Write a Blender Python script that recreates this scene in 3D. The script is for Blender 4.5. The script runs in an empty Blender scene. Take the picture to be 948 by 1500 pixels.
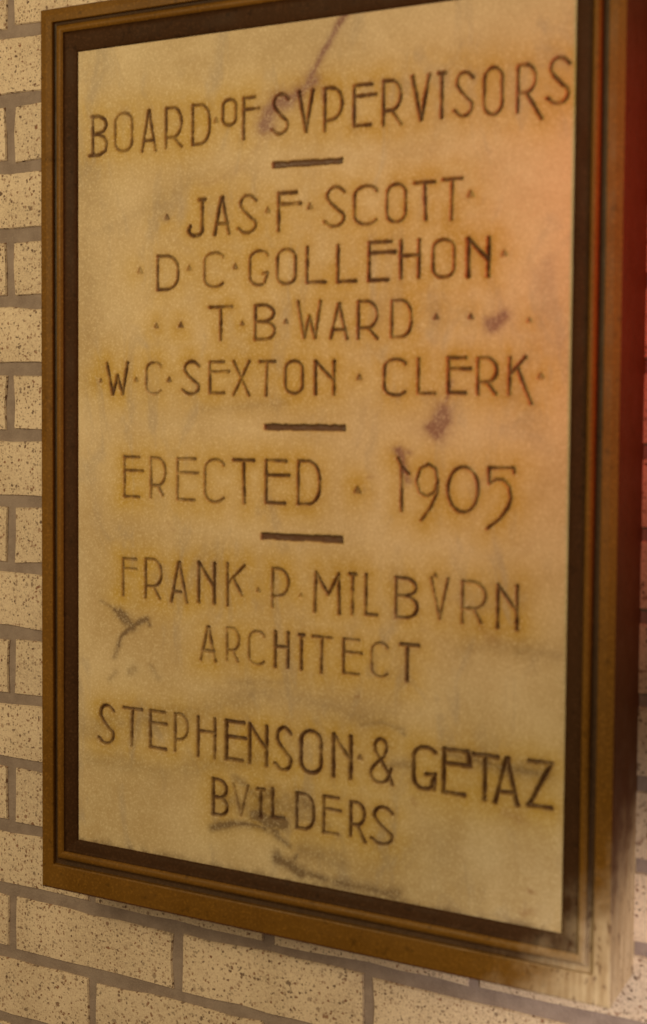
import bpy, math, random
import numpy as np
from mathutils import Matrix, Vector

sc = bpy.context.scene
# ---------------------------------------------------------------- camera
cam = bpy.data.cameras.new('camera')
cam_o = bpy.data.objects.new('camera', cam)
sc.collection.objects.link(cam_o)
Rx = (0.8898713877182554, -0.45534196229304014, -0.0281533425281969)
Ry = (0.4561482036488877, 0.8890799222883823, 0.038284567276867826)
Rz = (0.0075980015977385965, -0.04691043763180813, 0.9988702023851312)
M = Matrix(((Rx[0], Rx[2], -Rx[1], 0.89729914),
            (Ry[0], Ry[2], -Ry[1], -1.07136015),
            (Rz[0], Rz[2], -Rz[1], -0.36596052),
            (0, 0, 0, 1)))
cam_o.matrix_world = M
cam.sensor_width = 36.0
cam.sensor_height = 36.0
cam.sensor_fit = 'AUTO'
cam.lens = 1953.205 / 1500 * 36
cam.shift_x = 0.00991
cam.shift_y = -0.04983
cam.clip_start = 0.01
cam.clip_end = 200
cam.dof.use_dof = True
cam.dof.focus_distance = 1.40
cam.dof.aperture_fstop = 3.8
sc.camera = cam_o

# ---------------------------------------------------------------- light
sc.view_settings.view_transform = 'Standard'
sc.view_settings.look = 'None'
sc.view_settings.exposure = 0.0
sc.view_settings.gamma = 1.0
sc.view_settings.use_curve_mapping = False
w = bpy.data.worlds.new('World')
sc.world = w
w.use_nodes = True
bg = w.node_tree.nodes['Background']
bg.inputs[0].default_value = (1.0, 0.72, 0.42, 1)
bg.inputs[1].default_value = 0.13

def lamp(name, kind, loc, aim, energy, color, size=0.3, spot=60, blend=1.0):
    l = bpy.data.lights.new(name, kind)
    l.energy = energy
    l.color = color
    if kind == 'AREA':
        l.shape = 'DISK'
        l.size = size
    if kind == 'SPOT':
        l.shadow_soft_size = size
        l.spot_size = math.radians(spot)
        l.spot_blend = blend
    o = bpy.data.objects.new(name, l)
    sc.collection.objects.link(o)
    o.location = loc
    o.rotation_euler = (Vector(aim) - Vector(loc)).to_track_quat('-Z', 'Y').to_euler()
    return o

lamp('warm_room_lamp', 'AREA', (-0.12, -1.42, 0.00), (0.25, 0, -0.6), 15.6, (1.0, 0.825, 0.43), 0.8)
lamp('right_fill_lamp', 'AREA', (3.4, -2.0, 0.5), (0.3, 0, -0.5), 14.0, (1.0, 0.80, 0.44), 0.35)
lamp('added_red_leak_spot', 'SPOT', (0.98, -0.30, -0.20), (0.62, 0, -0.27), 6.0, (1.0, 0.025, 0.03), 0.06, 75, 1.0)  # added spot imitating a red light leak, no real lamp there
lamp('added_corner_spot', 'SPOT', (1.25, -0.75, -0.75), (0.70, 0, -0.88), 40.0, (1.0, 0.90, 0.78), 0.10, 24, 1.0)  # added spot that brightens the ghosted corner, no real source there

# ---------------------------------------------------------------- inscription data (mm on the marble face)
GLYPHS = [
  ('letter', 'B', 1.15, 0.9, [[(15.4, 652.4), (15.4, 686.3)], [(13.8, 686.3), (21.8, 686.3), (29.0, 682.7), (30.6, 677.3), (27.4, 672.0), (17.0, 669.5)], [(20.2, 670.2), (28.2, 666.6), (31.4, 661.3), (29.8, 654.2), (23.4, 650.6), (11.4, 650.6)]]),
  ('letter', 'O', 0.95, 0.6, [[(59.6, 678.4), (59.1, 681.3), (57.5, 683.8), (55.0, 685.7), (51.9, 686.7), (48.7, 686.7), (45.6, 685.7), (43.1, 683.8), (41.5, 681.3), (40.9, 678.4), (40.9, 660.2), (41.5, 657.4), (43.1, 654.8), (45.6, 653.0), (48.7, 652.0), (51.9, 652.0), (55.0, 653.0), (57.5, 654.8), (59.1, 657.4), (59.6, 660.2), (59.6, 678.4)]]),
  ('letter', 'A', 1.05, 0.8, [[(71.0, 650.5), (77.5, 686.3), (78.9, 686.3)], [(78.2, 686.3), (85.4, 650.5)], [(72.7, 659.5), (83.6, 659.5)]]),
  ('letter', 'R', 1, 0.7, [[(96.9, 651.3), (96.9, 686.7)], [(96.9, 686.7), (105.2, 686.7), (106.7, 686.3), (109.5, 684.4), (111.7, 681.3), (113.1, 677.3), (113.5, 672.9), (112.8, 668.5), (111.2, 664.7), (108.8, 661.9), (105.9, 660.4), (96.9, 660.2)], [(105.2, 660.2), (113.5, 651.3)]]),
  ('letter', 'D', 1, 0.75, [[(125.3, 651.8), (125.3, 686.8)], [(125.3, 686.8), (133.2, 686.8), (134.9, 686.6), (137.4, 685.4), (139.7, 683.2), (141.4, 680.2), (142.5, 676.6), (142.9, 672.8), (142.9, 665.8), (142.5, 661.9), (141.4, 658.4), (139.7, 655.4), (137.4, 653.2), (134.9, 652.0), (125.3, 651.8)]]),
  ('dot', '.', 1, 0.35, [[(148.1, 670.1), (149.8, 673.5), (151.5, 670.1), (148.1, 670.1), (149.8, 671.6)]]),
  ('letter', 'O', 1, 0.65, [[(170.1, 683.1), (169.7, 684.9), (168.6, 686.5), (166.8, 687.7), (164.6, 688.4), (162.3, 688.4), (160.1, 687.7), (158.4, 686.5), (157.2, 684.9), (156.8, 683.1), (156.8, 671.4), (157.2, 669.5), (158.4, 667.9), (160.1, 666.7), (162.3, 666.1), (164.6, 666.1), (166.8, 666.7), (168.6, 667.9), (169.7, 669.5), (170.1, 671.4), (170.1, 683.1)]]),
  ('letter', 'F', 1, 0.65, [[(178.0, 653.0), (178.0, 688.1)], [(178.0, 688.1), (189.2, 688.1)], [(178.0, 678.2), (192.9, 678.2)]]),
  ('letter', 'S', 1.05, 0.75, [[(222.3, 683.6), (219.5, 686.6), (217.4, 687.9), (215.1, 688.4), (212.8, 687.9), (210.8, 686.6), (209.3, 684.5), (208.5, 681.9), (208.5, 679.2), (211.1, 674.7), (214.3, 671.3), (218.3, 667.2), (221.3, 664.9), (222.0, 662.1), (221.6, 659.3), (220.2, 656.8), (217.9, 655.0), (215.1, 654.2), (212.2, 654.5), (209.6, 655.8), (207.7, 657.9), (206.4, 658.6)]]),
  ('letter', 'V', 1.2, 0.85, [[(232.8, 688.3), (239.8, 654.7)], [(246.2, 688.3), (239.8, 654.7)]]),
  ('letter', 'P', 1.05, 0.75, [[(257.9, 653.2), (257.9, 688.7)], [(257.9, 688.7), (264.4, 688.7), (266.9, 688.3), (269.9, 686.4), (272.3, 683.3), (273.7, 679.3), (274.1, 674.8), (273.4, 670.4), (271.7, 666.6), (269.2, 663.8), (266.1, 662.3), (257.9, 661.0)]]),
  ('letter', 'E', 1.05, 0.85, [[(285.4, 654.8), (285.4, 688.5)], [(285.4, 688.5), (301.4, 688.5)], [(285.4, 679.4), (305.4, 679.4)], [(285.4, 654.8), (300.4, 654.8)]]),
  ('letter', 'R', 1.05, 0.8, [[(312.4, 653.1), (312.4, 689.3)], [(312.4, 689.3), (320.3, 689.3), (321.8, 688.9), (324.4, 687.1), (326.5, 684.3), (327.8, 680.6), (328.2, 676.4), (327.6, 672.4), (326.1, 668.9), (323.8, 666.3), (321.0, 664.9), (312.4, 664.7)], [(320.3, 664.7), (328.2, 653.1)]]),
  ('letter', 'V', 1.3, 0.9, [[(338.4, 690.5), (346.1, 654.7)], [(353.2, 690.5), (346.1, 654.7)]]),
  ('letter', 'I', 1.15, 0.85, [[(364.4, 690.8), (364.4, 655.2)], [(361.7, 690.8), (367.0, 690.8)]]),
  ('letter', 'S', 1, 0.75, [[(391.0, 684.7), (388.2, 687.7), (386.2, 689.1), (384.0, 689.6), (381.8, 689.1), (379.8, 687.7), (378.4, 685.5), (377.6, 682.9), (377.6, 680.1), (380.1, 675.6), (383.2, 672.1), (387.1, 667.9), (389.9, 665.5), (390.6, 662.7), (390.3, 659.8), (388.9, 657.3), (386.6, 655.4), (383.9, 654.6), (381.1, 654.9), (378.6, 656.2), (376.8, 658.4), (375.5, 659.1)]]),
  ('letter', 'O', 1, 0.75, [[(416.0, 681.8), (415.6, 684.9), (414.2, 687.6), (412.2, 689.6), (409.8, 690.6), (407.1, 690.6), (404.7, 689.6), (402.6, 687.6), (401.3, 684.9), (400.9, 681.8), (400.9, 662.4), (401.3, 659.4), (402.6, 656.7), (404.7, 654.7), (407.1, 653.6), (409.8, 653.6), (412.2, 654.7), (414.2, 656.7), (415.6, 659.4), (416.0, 662.4), (416.0, 681.8)]]),
  ('letter', 'R', 1, 0.75, [[(429.0, 653.5), (429.0, 690.1)], [(429.0, 690.1), (436.2, 690.1), (437.6, 689.7), (440.0, 688.2), (442.0, 685.6), (443.2, 682.3), (443.5, 678.7), (442.9, 675.0), (441.5, 671.9), (439.4, 669.6), (436.9, 668.3), (429.0, 668.2)], [(436.2, 668.2), (448.6, 646.9)]]),
  ('letter', 'S', 1.15, 0.8, [[(470.3, 688.0), (467.2, 691.0), (465.1, 692.5), (462.7, 692.9), (460.2, 692.5), (458.1, 691.0), (456.5, 688.9), (455.7, 686.2), (455.7, 683.3), (458.4, 678.7), (461.8, 675.1), (466.0, 670.9), (469.2, 668.5), (469.9, 665.6), (469.5, 662.7), (468.0, 660.1), (465.6, 658.2), (462.6, 657.4), (459.5, 657.6), (456.8, 659.0), (454.8, 661.3), (453.4, 662.0)]]),
  ('dot', '.', 1, 0.8, [[(96.0, 587.1), (98.1, 591.2), (100.1, 587.1), (96.0, 587.1), (98.1, 588.9)]]),
  ('letter', 'J', 1.3, 0.85, [[(135.7, 602.5), (135.7, 576.8), (135.7, 575.8), (135.1, 573.7), (133.5, 572.0), (131.2, 570.8), (128.4, 570.4), (125.7, 570.8), (123.3, 572.0), (121.8, 573.7), (121.2, 575.8), (123.0, 579.4)], [(133.0, 602.5), (138.4, 602.5)]]),
  ('letter', 'A', 1.2, 0.8, [[(148.7, 571.1), (155.4, 602.9), (156.9, 602.9)], [(156.2, 602.9), (163.6, 571.1)], [(150.5, 580.0), (161.8, 580.0)]]),
  ('letter', 'S', 1.05, 0.7, [[(191.1, 598.6), (187.8, 601.4), (185.5, 602.8), (182.9, 603.2), (180.3, 602.8), (178.0, 601.4), (176.2, 599.4), (175.3, 597.0), (175.3, 594.4), (178.3, 590.1), (182.0, 586.9), (186.5, 582.9), (189.9, 580.7), (190.7, 578.1), (190.3, 575.4), (188.6, 573.0), (186.0, 571.3), (182.8, 570.5), (179.5, 570.8), (176.6, 572.0), (174.4, 574.1), (172.8, 574.8)]]),
  ('dot', '.', 1, 0.7, [[(200.8, 587.6), (202.8, 591.7), (204.9, 587.6), (200.8, 587.6), (202.8, 589.4)]]),
  ('letter', 'F', 1.2, 0.8, [[(213.6, 571.2), (213.6, 602.9)], [(213.6, 602.9), (230.5, 602.9)], [(213.6, 593.4), (234.8, 593.4)]]),
  ('dot', '.', 1, 0.7, [[(242.3, 588.3), (244.3, 592.4), (246.4, 588.3), (242.3, 588.3), (244.3, 590.1)]]),
  ('letter', 'S', 1, 0.7, [[(277.3, 600.5), (273.9, 603.4), (271.5, 604.7), (268.7, 605.2), (266.0, 604.7), (263.6, 603.4), (261.8, 601.3), (260.8, 598.8), (260.8, 596.1), (263.9, 591.8), (267.8, 588.4), (272.5, 584.4), (276.1, 582.2), (276.9, 579.5), (276.5, 576.7), (274.7, 574.3), (272.0, 572.6), (268.7, 571.8), (265.2, 572.0), (262.1, 573.3), (259.8, 575.4), (258.2, 576.1)]]),
  ('letter', 'C', 1, 0.7, [[(306.6, 599.6), (306.6, 600.8), (304.2, 602.5), (301.1, 603.6), (297.7, 604.0), (294.3, 603.7), (291.2, 602.6), (288.7, 600.9), (287.1, 598.7), (286.6, 596.4), (286.6, 579.7), (287.1, 577.3), (288.7, 575.2), (291.2, 573.5), (294.3, 572.4), (297.7, 572.0), (301.1, 572.5), (304.2, 573.6), (306.6, 575.3)]]),
  ('letter', 'O', 1, 0.7, [[(333.3, 596.2), (332.8, 598.8), (331.3, 601.0), (329.1, 602.7), (326.3, 603.6), (323.4, 603.6), (320.7, 602.7), (318.4, 601.0), (317.0, 598.8), (316.5, 596.2), (316.5, 580.0), (317.0, 577.4), (318.4, 575.2), (320.7, 573.5), (323.4, 572.6), (326.3, 572.6), (329.1, 573.5), (331.3, 575.2), (332.8, 577.4), (333.3, 580.0), (333.3, 596.2)]]),
  ('letter', 'T', 1.05, 0.75, [[(341.5, 603.5), (358.7, 603.5)], [(350.1, 603.5), (351.4, 573.3)]]),
  ('letter', 'T', 1.05, 0.8, [[(366.5, 604.6), (382.5, 604.6)], [(374.5, 604.6), (373.9, 572.4)]]),
  ('dot', '.', 1, 0.6, [[(387.9, 589.5), (390.1, 593.9), (392.3, 589.5), (387.9, 589.5), (390.1, 591.4)]]),
  ('dot', '.', 1, 0.4, [[(66.5, 539.5), (68.7, 544.0), (70.9, 539.5), (66.5, 539.5), (68.7, 541.5)]]),
  ('letter', 'D', 1.05, 0.85, [[(88.1, 523.3), (88.1, 553.7)], [(88.1, 553.7), (98.0, 553.7), (100.1, 553.6), (103.3, 552.5), (106.1, 550.6), (108.3, 548.0), (109.7, 544.9), (110.2, 541.6), (110.2, 535.5), (109.7, 532.1), (108.3, 529.0), (106.1, 526.4), (103.3, 524.5), (100.1, 523.5), (88.1, 523.3)]]),
  ('dot', '.', 1, 0.7, [[(120.4, 540.5), (122.1, 543.9), (123.8, 540.5), (120.4, 540.5), (122.1, 542.0)]]),
  ('letter', 'C', 0.9, 0.6, [[(157.6, 550.3), (157.6, 551.5), (155.3, 553.1), (152.3, 554.2), (149.0, 554.6), (145.7, 554.2), (142.7, 553.2), (140.3, 551.6), (138.8, 549.6), (138.3, 547.3), (138.3, 531.5), (138.8, 529.2), (140.3, 527.2), (142.7, 525.6), (145.7, 524.5), (149.0, 524.2), (152.3, 524.6), (155.3, 525.7), (157.6, 527.3)]]),
  ('dot', '.', 1, 0.7, [[(168.3, 540.2), (170.0, 543.7), (171.7, 540.2), (168.3, 540.2), (170.0, 541.8)]]),
  ('letter', 'G', 0.9, 0.6, [[(202.9, 550.0), (202.9, 551.1), (200.7, 552.8), (198.1, 553.8), (195.1, 554.2), (192.0, 553.9), (189.3, 552.8), (187.1, 551.3), (185.8, 549.3), (185.3, 547.0), (185.3, 531.5), (185.8, 529.3), (187.1, 527.3), (189.3, 525.7), (192.0, 524.7), (195.1, 524.3), (198.1, 524.7)], [(200.2, 526.7), (202.9, 535.1), (198.5, 534.5)]]),
  ('letter', 'O', 1, 0.7, [[(230.5, 547.3), (229.9, 549.8), (228.4, 552.0), (226.0, 553.6), (223.1, 554.4), (220.0, 554.4), (217.2, 553.6), (214.8, 552.0), (213.3, 549.8), (212.7, 547.3), (212.7, 531.5), (213.3, 529.0), (214.8, 526.8), (217.2, 525.2), (220.0, 524.4), (223.1, 524.4), (226.0, 525.2), (228.4, 526.8), (229.9, 529.0), (230.5, 531.5), (230.5, 547.3)]]),
  ('letter', 'L', 1.05, 0.8, [[(241.9, 555.0), (241.9, 525.0)], [(241.9, 525.0), (259.1, 525.0)]]),
  ('letter', 'L', 1.15, 0.85, [[(271.5, 555.1), (271.5, 524.9)], [(271.5, 524.9), (288.3, 524.9)]]),
  ('letter', 'E', 1.15, 0.85, [[(300.6, 525.0), (300.6, 556.6)], [(300.6, 556.6), (320.4, 556.6)], [(300.6, 547.8), (323.9, 547.8)], [(300.6, 525.0), (318.1, 525.0)]]),
  ('letter', 'H', 1.1, 0.8, [[(329.7, 526.1), (329.7, 556.4)], [(345.9, 526.1), (345.9, 556.4)], [(329.7, 544.3), (345.9, 544.3)]]),
  ('letter', 'O', 0.95, 0.6, [[(376.9, 548.6), (376.3, 551.1), (374.7, 553.3), (372.3, 555.0), (369.2, 555.9), (366.0, 555.9), (363.0, 555.0), (360.5, 553.3), (358.9, 551.1), (358.4, 548.6), (358.4, 532.5), (358.9, 530.0), (360.5, 527.7), (363.0, 526.1), (366.0, 525.2), (369.2, 525.2), (372.3, 526.1), (374.7, 527.7), (376.3, 530.0), (376.9, 532.5), (376.9, 548.6)]]),
  ('letter', 'N', 1.4, 0.9, [[(389.0, 525.6), (389.0, 555.5)], [(389.0, 555.5), (406.2, 537.6)], [(406.2, 555.5), (406.2, 525.6)]]),
  ('dot', '.', 1, 0.5, [[(417.5, 541.1), (419.2, 544.5), (420.9, 541.1), (417.5, 541.1), (419.2, 542.6)]]),
  ('dot', '.', 1, 0.6, [[(85.1, 489.5), (86.8, 492.9), (88.5, 489.5), (85.1, 489.5), (86.8, 491.0)]]),
  ('dot', '.', 1, 0.9, [[(111.3, 489.2), (113.4, 493.3), (115.4, 489.2), (111.3, 489.2), (113.4, 491.0)]]),
  ('letter', 'T', 1.1, 0.8, [[(144.2, 506.2), (166.7, 506.2)], [(155.5, 506.2), (155.3, 476.9)]]),
  ('dot', '.', 1, 0.7, [[(176.5, 490.2), (177.8, 492.9), (179.2, 490.2), (176.5, 490.2), (177.8, 491.4)]]),
  ('letter', 'B', 1.05, 0.75, [[(191.0, 476.7), (191.0, 506.7)], [(191.0, 506.7), (198.8, 506.7), (201.6, 506.4), (205.8, 504.9), (208.7, 502.3), (209.5, 499.2), (208.3, 496.1), (205.1, 493.6), (200.7, 492.4), (191.0, 492.3)], [(194.9, 492.3), (202.6, 492.0), (206.3, 490.7), (209.0, 488.4), (210.4, 485.6), (210.2, 482.6), (208.5, 479.9), (205.5, 477.8), (201.7, 476.8), (191.0, 476.7)]]),
  ('dot', '.', 1, 0.6, [[(220.1, 490.8), (221.6, 493.8), (223.1, 490.8), (220.1, 490.8), (221.6, 492.1)]]),
  ('letter', 'W', 1.15, 0.7, [[(233.5, 508.5), (239.5, 477.8)], [(239.5, 477.8), (244.3, 496.2)], [(244.3, 496.2), (249.9, 477.8)], [(249.9, 477.8), (255.0, 508.5)]]),
  ('letter', 'A', 1.05, 0.75, [[(265.2, 476.8), (272.1, 506.1), (273.6, 506.1)], [(272.8, 506.1), (280.5, 476.8)], [(267.0, 484.1), (278.6, 484.1)]]),
  ('letter', 'R', 1, 0.75, [[(291.1, 476.4), (291.1, 507.5)], [(291.1, 507.5), (299.9, 507.5), (301.5, 507.1), (304.4, 505.5), (306.8, 502.9), (308.2, 499.5), (308.6, 495.8), (307.9, 492.1), (306.2, 488.9), (303.7, 486.5), (300.7, 485.3), (291.1, 485.1)], [(299.9, 485.1), (308.6, 476.4)]]),
  ('letter', 'D', 1, 0.75, [[(322.0, 477.0), (322.0, 507.3)], [(322.0, 507.3), (329.9, 507.3), (331.6, 507.1), (334.2, 506.1), (336.4, 504.2), (338.1, 501.6), (339.2, 498.5), (339.6, 495.2), (339.6, 489.1), (339.2, 485.8), (338.1, 482.7), (336.4, 480.1), (334.2, 478.2), (331.6, 477.2), (322.0, 477.0)]]),
  ('dot', '.', 1, 0.9, [[(359.8, 491.6), (361.5, 495.0), (363.3, 491.6), (359.8, 491.6), (361.5, 493.1)]]),
  ('dot', '.', 1, 0.8, [[(390.4, 491.6), (391.8, 494.5), (393.3, 491.6), (390.4, 491.6), (391.8, 492.9)]]),
  ('dot', '.', 1, 0.35, [[(440.1, 487.9), (441.1, 490.0), (442.2, 487.9), (440.1, 487.9), (441.1, 488.8)]]),
  ('dot', '.', 1, 0.7, [[(23.3, 439.1), (24.7, 441.9), (26.0, 439.1), (23.3, 439.1), (24.7, 440.4)]]),
  ('letter', 'W', 1.15, 0.85, [[(31.9, 456.6), (38.3, 428.1)], [(38.3, 428.1), (43.4, 445.2)], [(43.4, 445.2), (49.4, 428.1)], [(49.4, 428.1), (54.9, 456.6)]]),
  ('dot', '.', 1, 0.7, [[(63.0, 440.3), (64.4, 443.1), (65.8, 440.3), (63.0, 440.3), (64.4, 441.6)]]),
  ('letter', 'C', 0.9, 0.6, [[(91.8, 453.2), (91.8, 454.3), (89.9, 455.8), (87.5, 456.9), (84.8, 457.2), (82.1, 456.9), (79.6, 455.9), (77.7, 454.4), (76.4, 452.5), (76.0, 450.3), (76.0, 435.3), (76.4, 433.1), (77.7, 431.2), (79.6, 429.6), (82.1, 428.7), (84.8, 428.4), (87.5, 428.7), (89.9, 429.7), (91.8, 431.3)]]),
  ('dot', '.', 1, 0.7, [[(99.1, 439.9), (101.0, 443.7), (102.9, 439.9), (99.1, 439.9), (101.0, 441.6)]]),
  ('letter', 'S', 1.1, 0.8, [[(132.9, 453.7), (129.7, 456.2), (127.5, 457.4), (124.9, 457.8), (122.4, 457.4), (120.2, 456.2), (118.5, 454.4), (117.6, 452.2), (117.6, 449.8), (120.5, 446.0), (124.0, 443.0), (128.5, 439.5), (131.7, 437.5), (132.5, 435.1), (132.1, 432.7), (130.5, 430.5), (128.0, 429.0), (124.9, 428.3), (121.7, 428.5), (118.8, 429.6), (116.7, 431.5), (115.2, 432.1)]]),
  ('letter', 'E', 1, 0.75, [[(144.3, 429.5), (144.3, 457.3)], [(144.3, 457.3), (158.8, 457.3)], [(144.3, 448.7), (163.6, 448.7)], [(144.3, 429.5), (158.8, 429.5)]]),
  ('letter', 'X', 1, 0.7, [[(169.2, 457.5), (184.9, 428.0)], [(184.9, 457.5), (169.2, 428.0)]]),
  ('letter', 'T', 1.0, 0.75, [[(195.7, 457.4), (210.6, 457.4)], [(203.2, 457.4), (202.1, 427.9)]]),
  ('letter', 'O', 0.95, 0.65, [[(238.2, 450.9), (237.7, 453.2), (236.2, 455.3), (234.0, 456.8), (231.3, 457.6), (228.3, 457.6), (225.6, 456.8), (223.4, 455.3), (221.9, 453.2), (221.4, 450.9), (221.4, 436.3), (221.9, 434.0), (223.4, 432.0), (225.6, 430.5), (228.3, 429.7), (231.3, 429.7), (234.0, 430.5), (236.2, 432.0), (237.7, 434.0), (238.2, 436.3), (238.2, 450.9)]]),
  ('letter', 'N', 1.15, 0.8, [[(250.8, 429.3), (250.8, 457.0)], [(250.8, 457.0), (268.6, 440.4)], [(268.6, 457.0), (268.6, 429.3)]]),
  ('dot', '.', 1, 0.7, [[(290.7, 442.1), (292.4, 445.5), (294.1, 442.1), (290.7, 442.1), (292.4, 443.6)]]),
  ('letter', 'C', 1, 0.7, [[(334.6, 454.4), (334.6, 455.5), (332.3, 457.2), (329.5, 458.2), (326.2, 458.6), (323.0, 458.3), (320.1, 457.3), (317.8, 455.7), (316.3, 453.6), (315.7, 451.4), (315.7, 435.7), (316.3, 433.4), (317.8, 431.4), (320.1, 429.8), (323.0, 428.8), (326.2, 428.4), (329.5, 428.8), (332.3, 429.9), (334.6, 431.5)]]),
  ('letter', 'L', 1.05, 0.75, [[(346.5, 458.7), (346.5, 430.2)], [(346.5, 430.2), (361.2, 430.2)]]),
  ('letter', 'E', 1.15, 0.75, [[(373.1, 430.7), (373.1, 459.3)], [(373.1, 459.3), (387.7, 459.3)], [(373.1, 450.4), (391.8, 450.4)], [(373.1, 430.7), (387.7, 430.7)]]),
  ('letter', 'R', 1.1, 0.75, [[(398.8, 430.1), (398.8, 459.1)], [(398.8, 459.1), (406.7, 459.1), (408.2, 458.8), (410.8, 457.4), (412.9, 455.1), (414.2, 452.1), (414.6, 448.8), (414.0, 445.5), (412.4, 442.7), (410.2, 440.6), (407.4, 439.5), (398.8, 439.4)], [(406.7, 439.4), (413.8, 430.1)]]),
  ('letter', 'K', 1.1, 0.75, [[(425.7, 459.0), (425.3, 430.2)], [(438.5, 459.6), (425.2, 445.3)], [(432.2, 450.7), (438.1, 436.0), (443.9, 422.7)]]),
  ('dot', '.', 1, 0.7, [[(449.2, 442.7), (451.3, 446.8), (453.3, 442.7), (449.2, 442.7), (451.3, 444.6)]]),
  ('letter', 'E', 0.95, 0.6, [[(51.7, 332.8), (51.7, 369.7)], [(51.7, 369.7), (67.9, 369.7)], [(51.7, 357.1), (71.9, 357.1)], [(51.7, 332.8), (67.9, 332.8)]]),
  ('letter', 'R', 0.95, 0.5, [[(81.3, 333.1), (81.3, 369.6)], [(81.3, 369.6), (89.2, 369.6), (90.7, 369.1), (93.3, 367.4), (95.4, 364.4), (96.8, 360.5), (97.1, 356.3), (96.5, 352.1), (95.0, 348.4), (92.7, 345.7), (89.9, 344.2), (81.3, 344.0)], [(89.2, 344.0), (94.0, 336.0)]]),
  ('letter', 'E', 0.95, 0.6, [[(110.4, 332.3), (110.4, 369.6)], [(110.4, 369.6), (128.8, 369.6)], [(110.4, 356.9), (132.1, 356.9)], [(110.4, 332.3), (128.2, 332.3)]]),
  ('letter', 'C', 1, 0.6, [[(159.2, 364.5), (159.2, 366.0), (156.8, 368.1), (153.9, 369.4), (150.5, 369.9), (147.2, 369.5), (144.2, 368.2), (141.8, 366.2), (140.2, 363.6), (139.7, 360.7), (139.7, 340.7), (140.2, 337.9), (141.8, 335.3), (144.2, 333.2), (147.2, 331.9), (150.5, 331.5), (153.9, 332.0), (156.8, 333.3), (159.2, 335.4)]]),
  ('letter', 'T', 1.15, 0.85, [[(169.7, 370.1), (189.7, 370.1)], [(179.7, 370.1), (180.7, 332.0)]]),
  ('letter', 'E', 1.15, 0.85, [[(202.8, 333.3), (202.8, 370.5)], [(202.8, 370.5), (222.3, 370.5)], [(202.8, 357.8), (225.3, 357.8)], [(202.8, 333.3), (221.2, 333.3)]]),
  ('letter', 'D', 1.05, 0.75, [[(234.9, 333.5), (234.9, 371.0)], [(234.9, 371.0), (244.2, 371.0), (246.2, 370.8), (249.2, 369.5), (251.8, 367.2), (253.8, 364.0), (255.1, 360.2), (255.6, 356.0), (255.6, 348.5), (255.1, 344.4), (253.8, 340.6), (251.8, 337.4), (249.2, 335.1), (246.2, 333.8), (234.9, 333.5)]]),
  ('dot', '.', 1, 0.9, [[(288.9, 345.4), (291.7, 350.9), (294.4, 345.4), (288.9, 345.4), (291.7, 347.8)]]),
  ('letter', '1', 1, 0.65, [[(328.9, 375.7), (332.3, 369.7), (332.7, 332.0)], [(332.3, 369.0), (338.9, 363.2)]]),
  ('letter', '9', 1, 0.6, [[(364.7, 358.1), (363.0, 367.7), (356.6, 371.5), (349.4, 368.0), (345.9, 358.1), (348.8, 347.8), (355.3, 344.6), (362.4, 349.0), (364.9, 358.8), (364.1, 347.6), (358.6, 335.4), (350.7, 324.9)]]),
  ('letter', '0', 1.05, 0.7, [[(400.4, 351.7), (399.8, 357.2), (398.1, 362.2), (395.4, 366.3), (392.0, 369.0), (388.1, 370.3), (384.2, 369.9), (380.5, 367.8), (377.4, 364.4), (375.2, 359.8), (374.0, 354.5), (374.0, 348.9), (375.2, 343.6), (377.4, 339.0), (380.5, 335.5), (384.2, 333.5), (388.1, 333.1), (392.0, 334.3), (395.4, 337.1), (398.1, 341.2), (399.8, 346.2), (400.4, 351.7)]]),
  ('letter', '5', 1.05, 0.75, [[(430.5, 366.9), (430.4, 370.8), (409.1, 370.1), (409.6, 357.4)], [(409.6, 357.4), (415.4, 360.9), (421.5, 360.8), (426.4, 355.9), (428.4, 346.5), (425.6, 338.4), (418.9, 329.1), (408.3, 320.8)]]),
  ('letter', 'F', 0.95, 0.6, [[(50.2, 240.1), (50.2, 274.4)], [(50.2, 274.4), (64.3, 274.4)], [(50.2, 265.2), (65.0, 265.2)]]),
  ('letter', 'R', 1, 0.65, [[(75.5, 239.6), (75.5, 275.6)], [(75.5, 275.6), (84.3, 275.6), (85.9, 275.1), (88.8, 273.4), (91.2, 270.4), (92.6, 266.6), (93.0, 262.4), (92.4, 258.3), (90.7, 254.7), (88.1, 252.0), (85.1, 250.6), (75.5, 250.4)], [(84.3, 250.4), (91.3, 239.6)]]),
  ('letter', 'A', 1.05, 0.7, [[(103.9, 238.4), (111.5, 274.8), (113.2, 274.8)], [(112.4, 274.8), (120.9, 238.4)], [(106.4, 247.5), (114.1, 247.5)]]),
  ('letter', 'N', 1.25, 0.85, [[(133.4, 239.8), (133.4, 275.9)], [(133.4, 275.9), (149.8, 254.3)], [(149.8, 275.9), (149.8, 239.8)]]),
  ('letter', 'K', 1, 0.7, [[(163.7, 276.5), (163.9, 239.4)], [(181.4, 276.3), (165.3, 260.3)], [(169.9, 263.6), (179.0, 249.2)]]),
  ('dot', '.', 1, 0.6, [[(194.0, 253.9), (195.5, 256.9), (197.1, 253.9), (194.0, 253.9), (195.5, 255.2)]]),
  ('letter', 'P', 1, 0.65, [[(210.1, 241.4), (210.1, 275.6)], [(210.1, 275.6), (216.5, 275.6), (218.9, 275.2), (221.8, 273.5), (224.1, 270.7), (225.6, 267.1), (226.0, 263.1), (225.3, 259.2), (223.6, 255.8), (221.1, 253.2), (218.1, 251.9), (210.1, 250.7)]]),
  ('dot', '.', 1, 0.7, [[(237.1, 252.4), (238.5, 255.1), (239.9, 252.4), (237.1, 252.4), (238.5, 253.6)]]),
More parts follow.
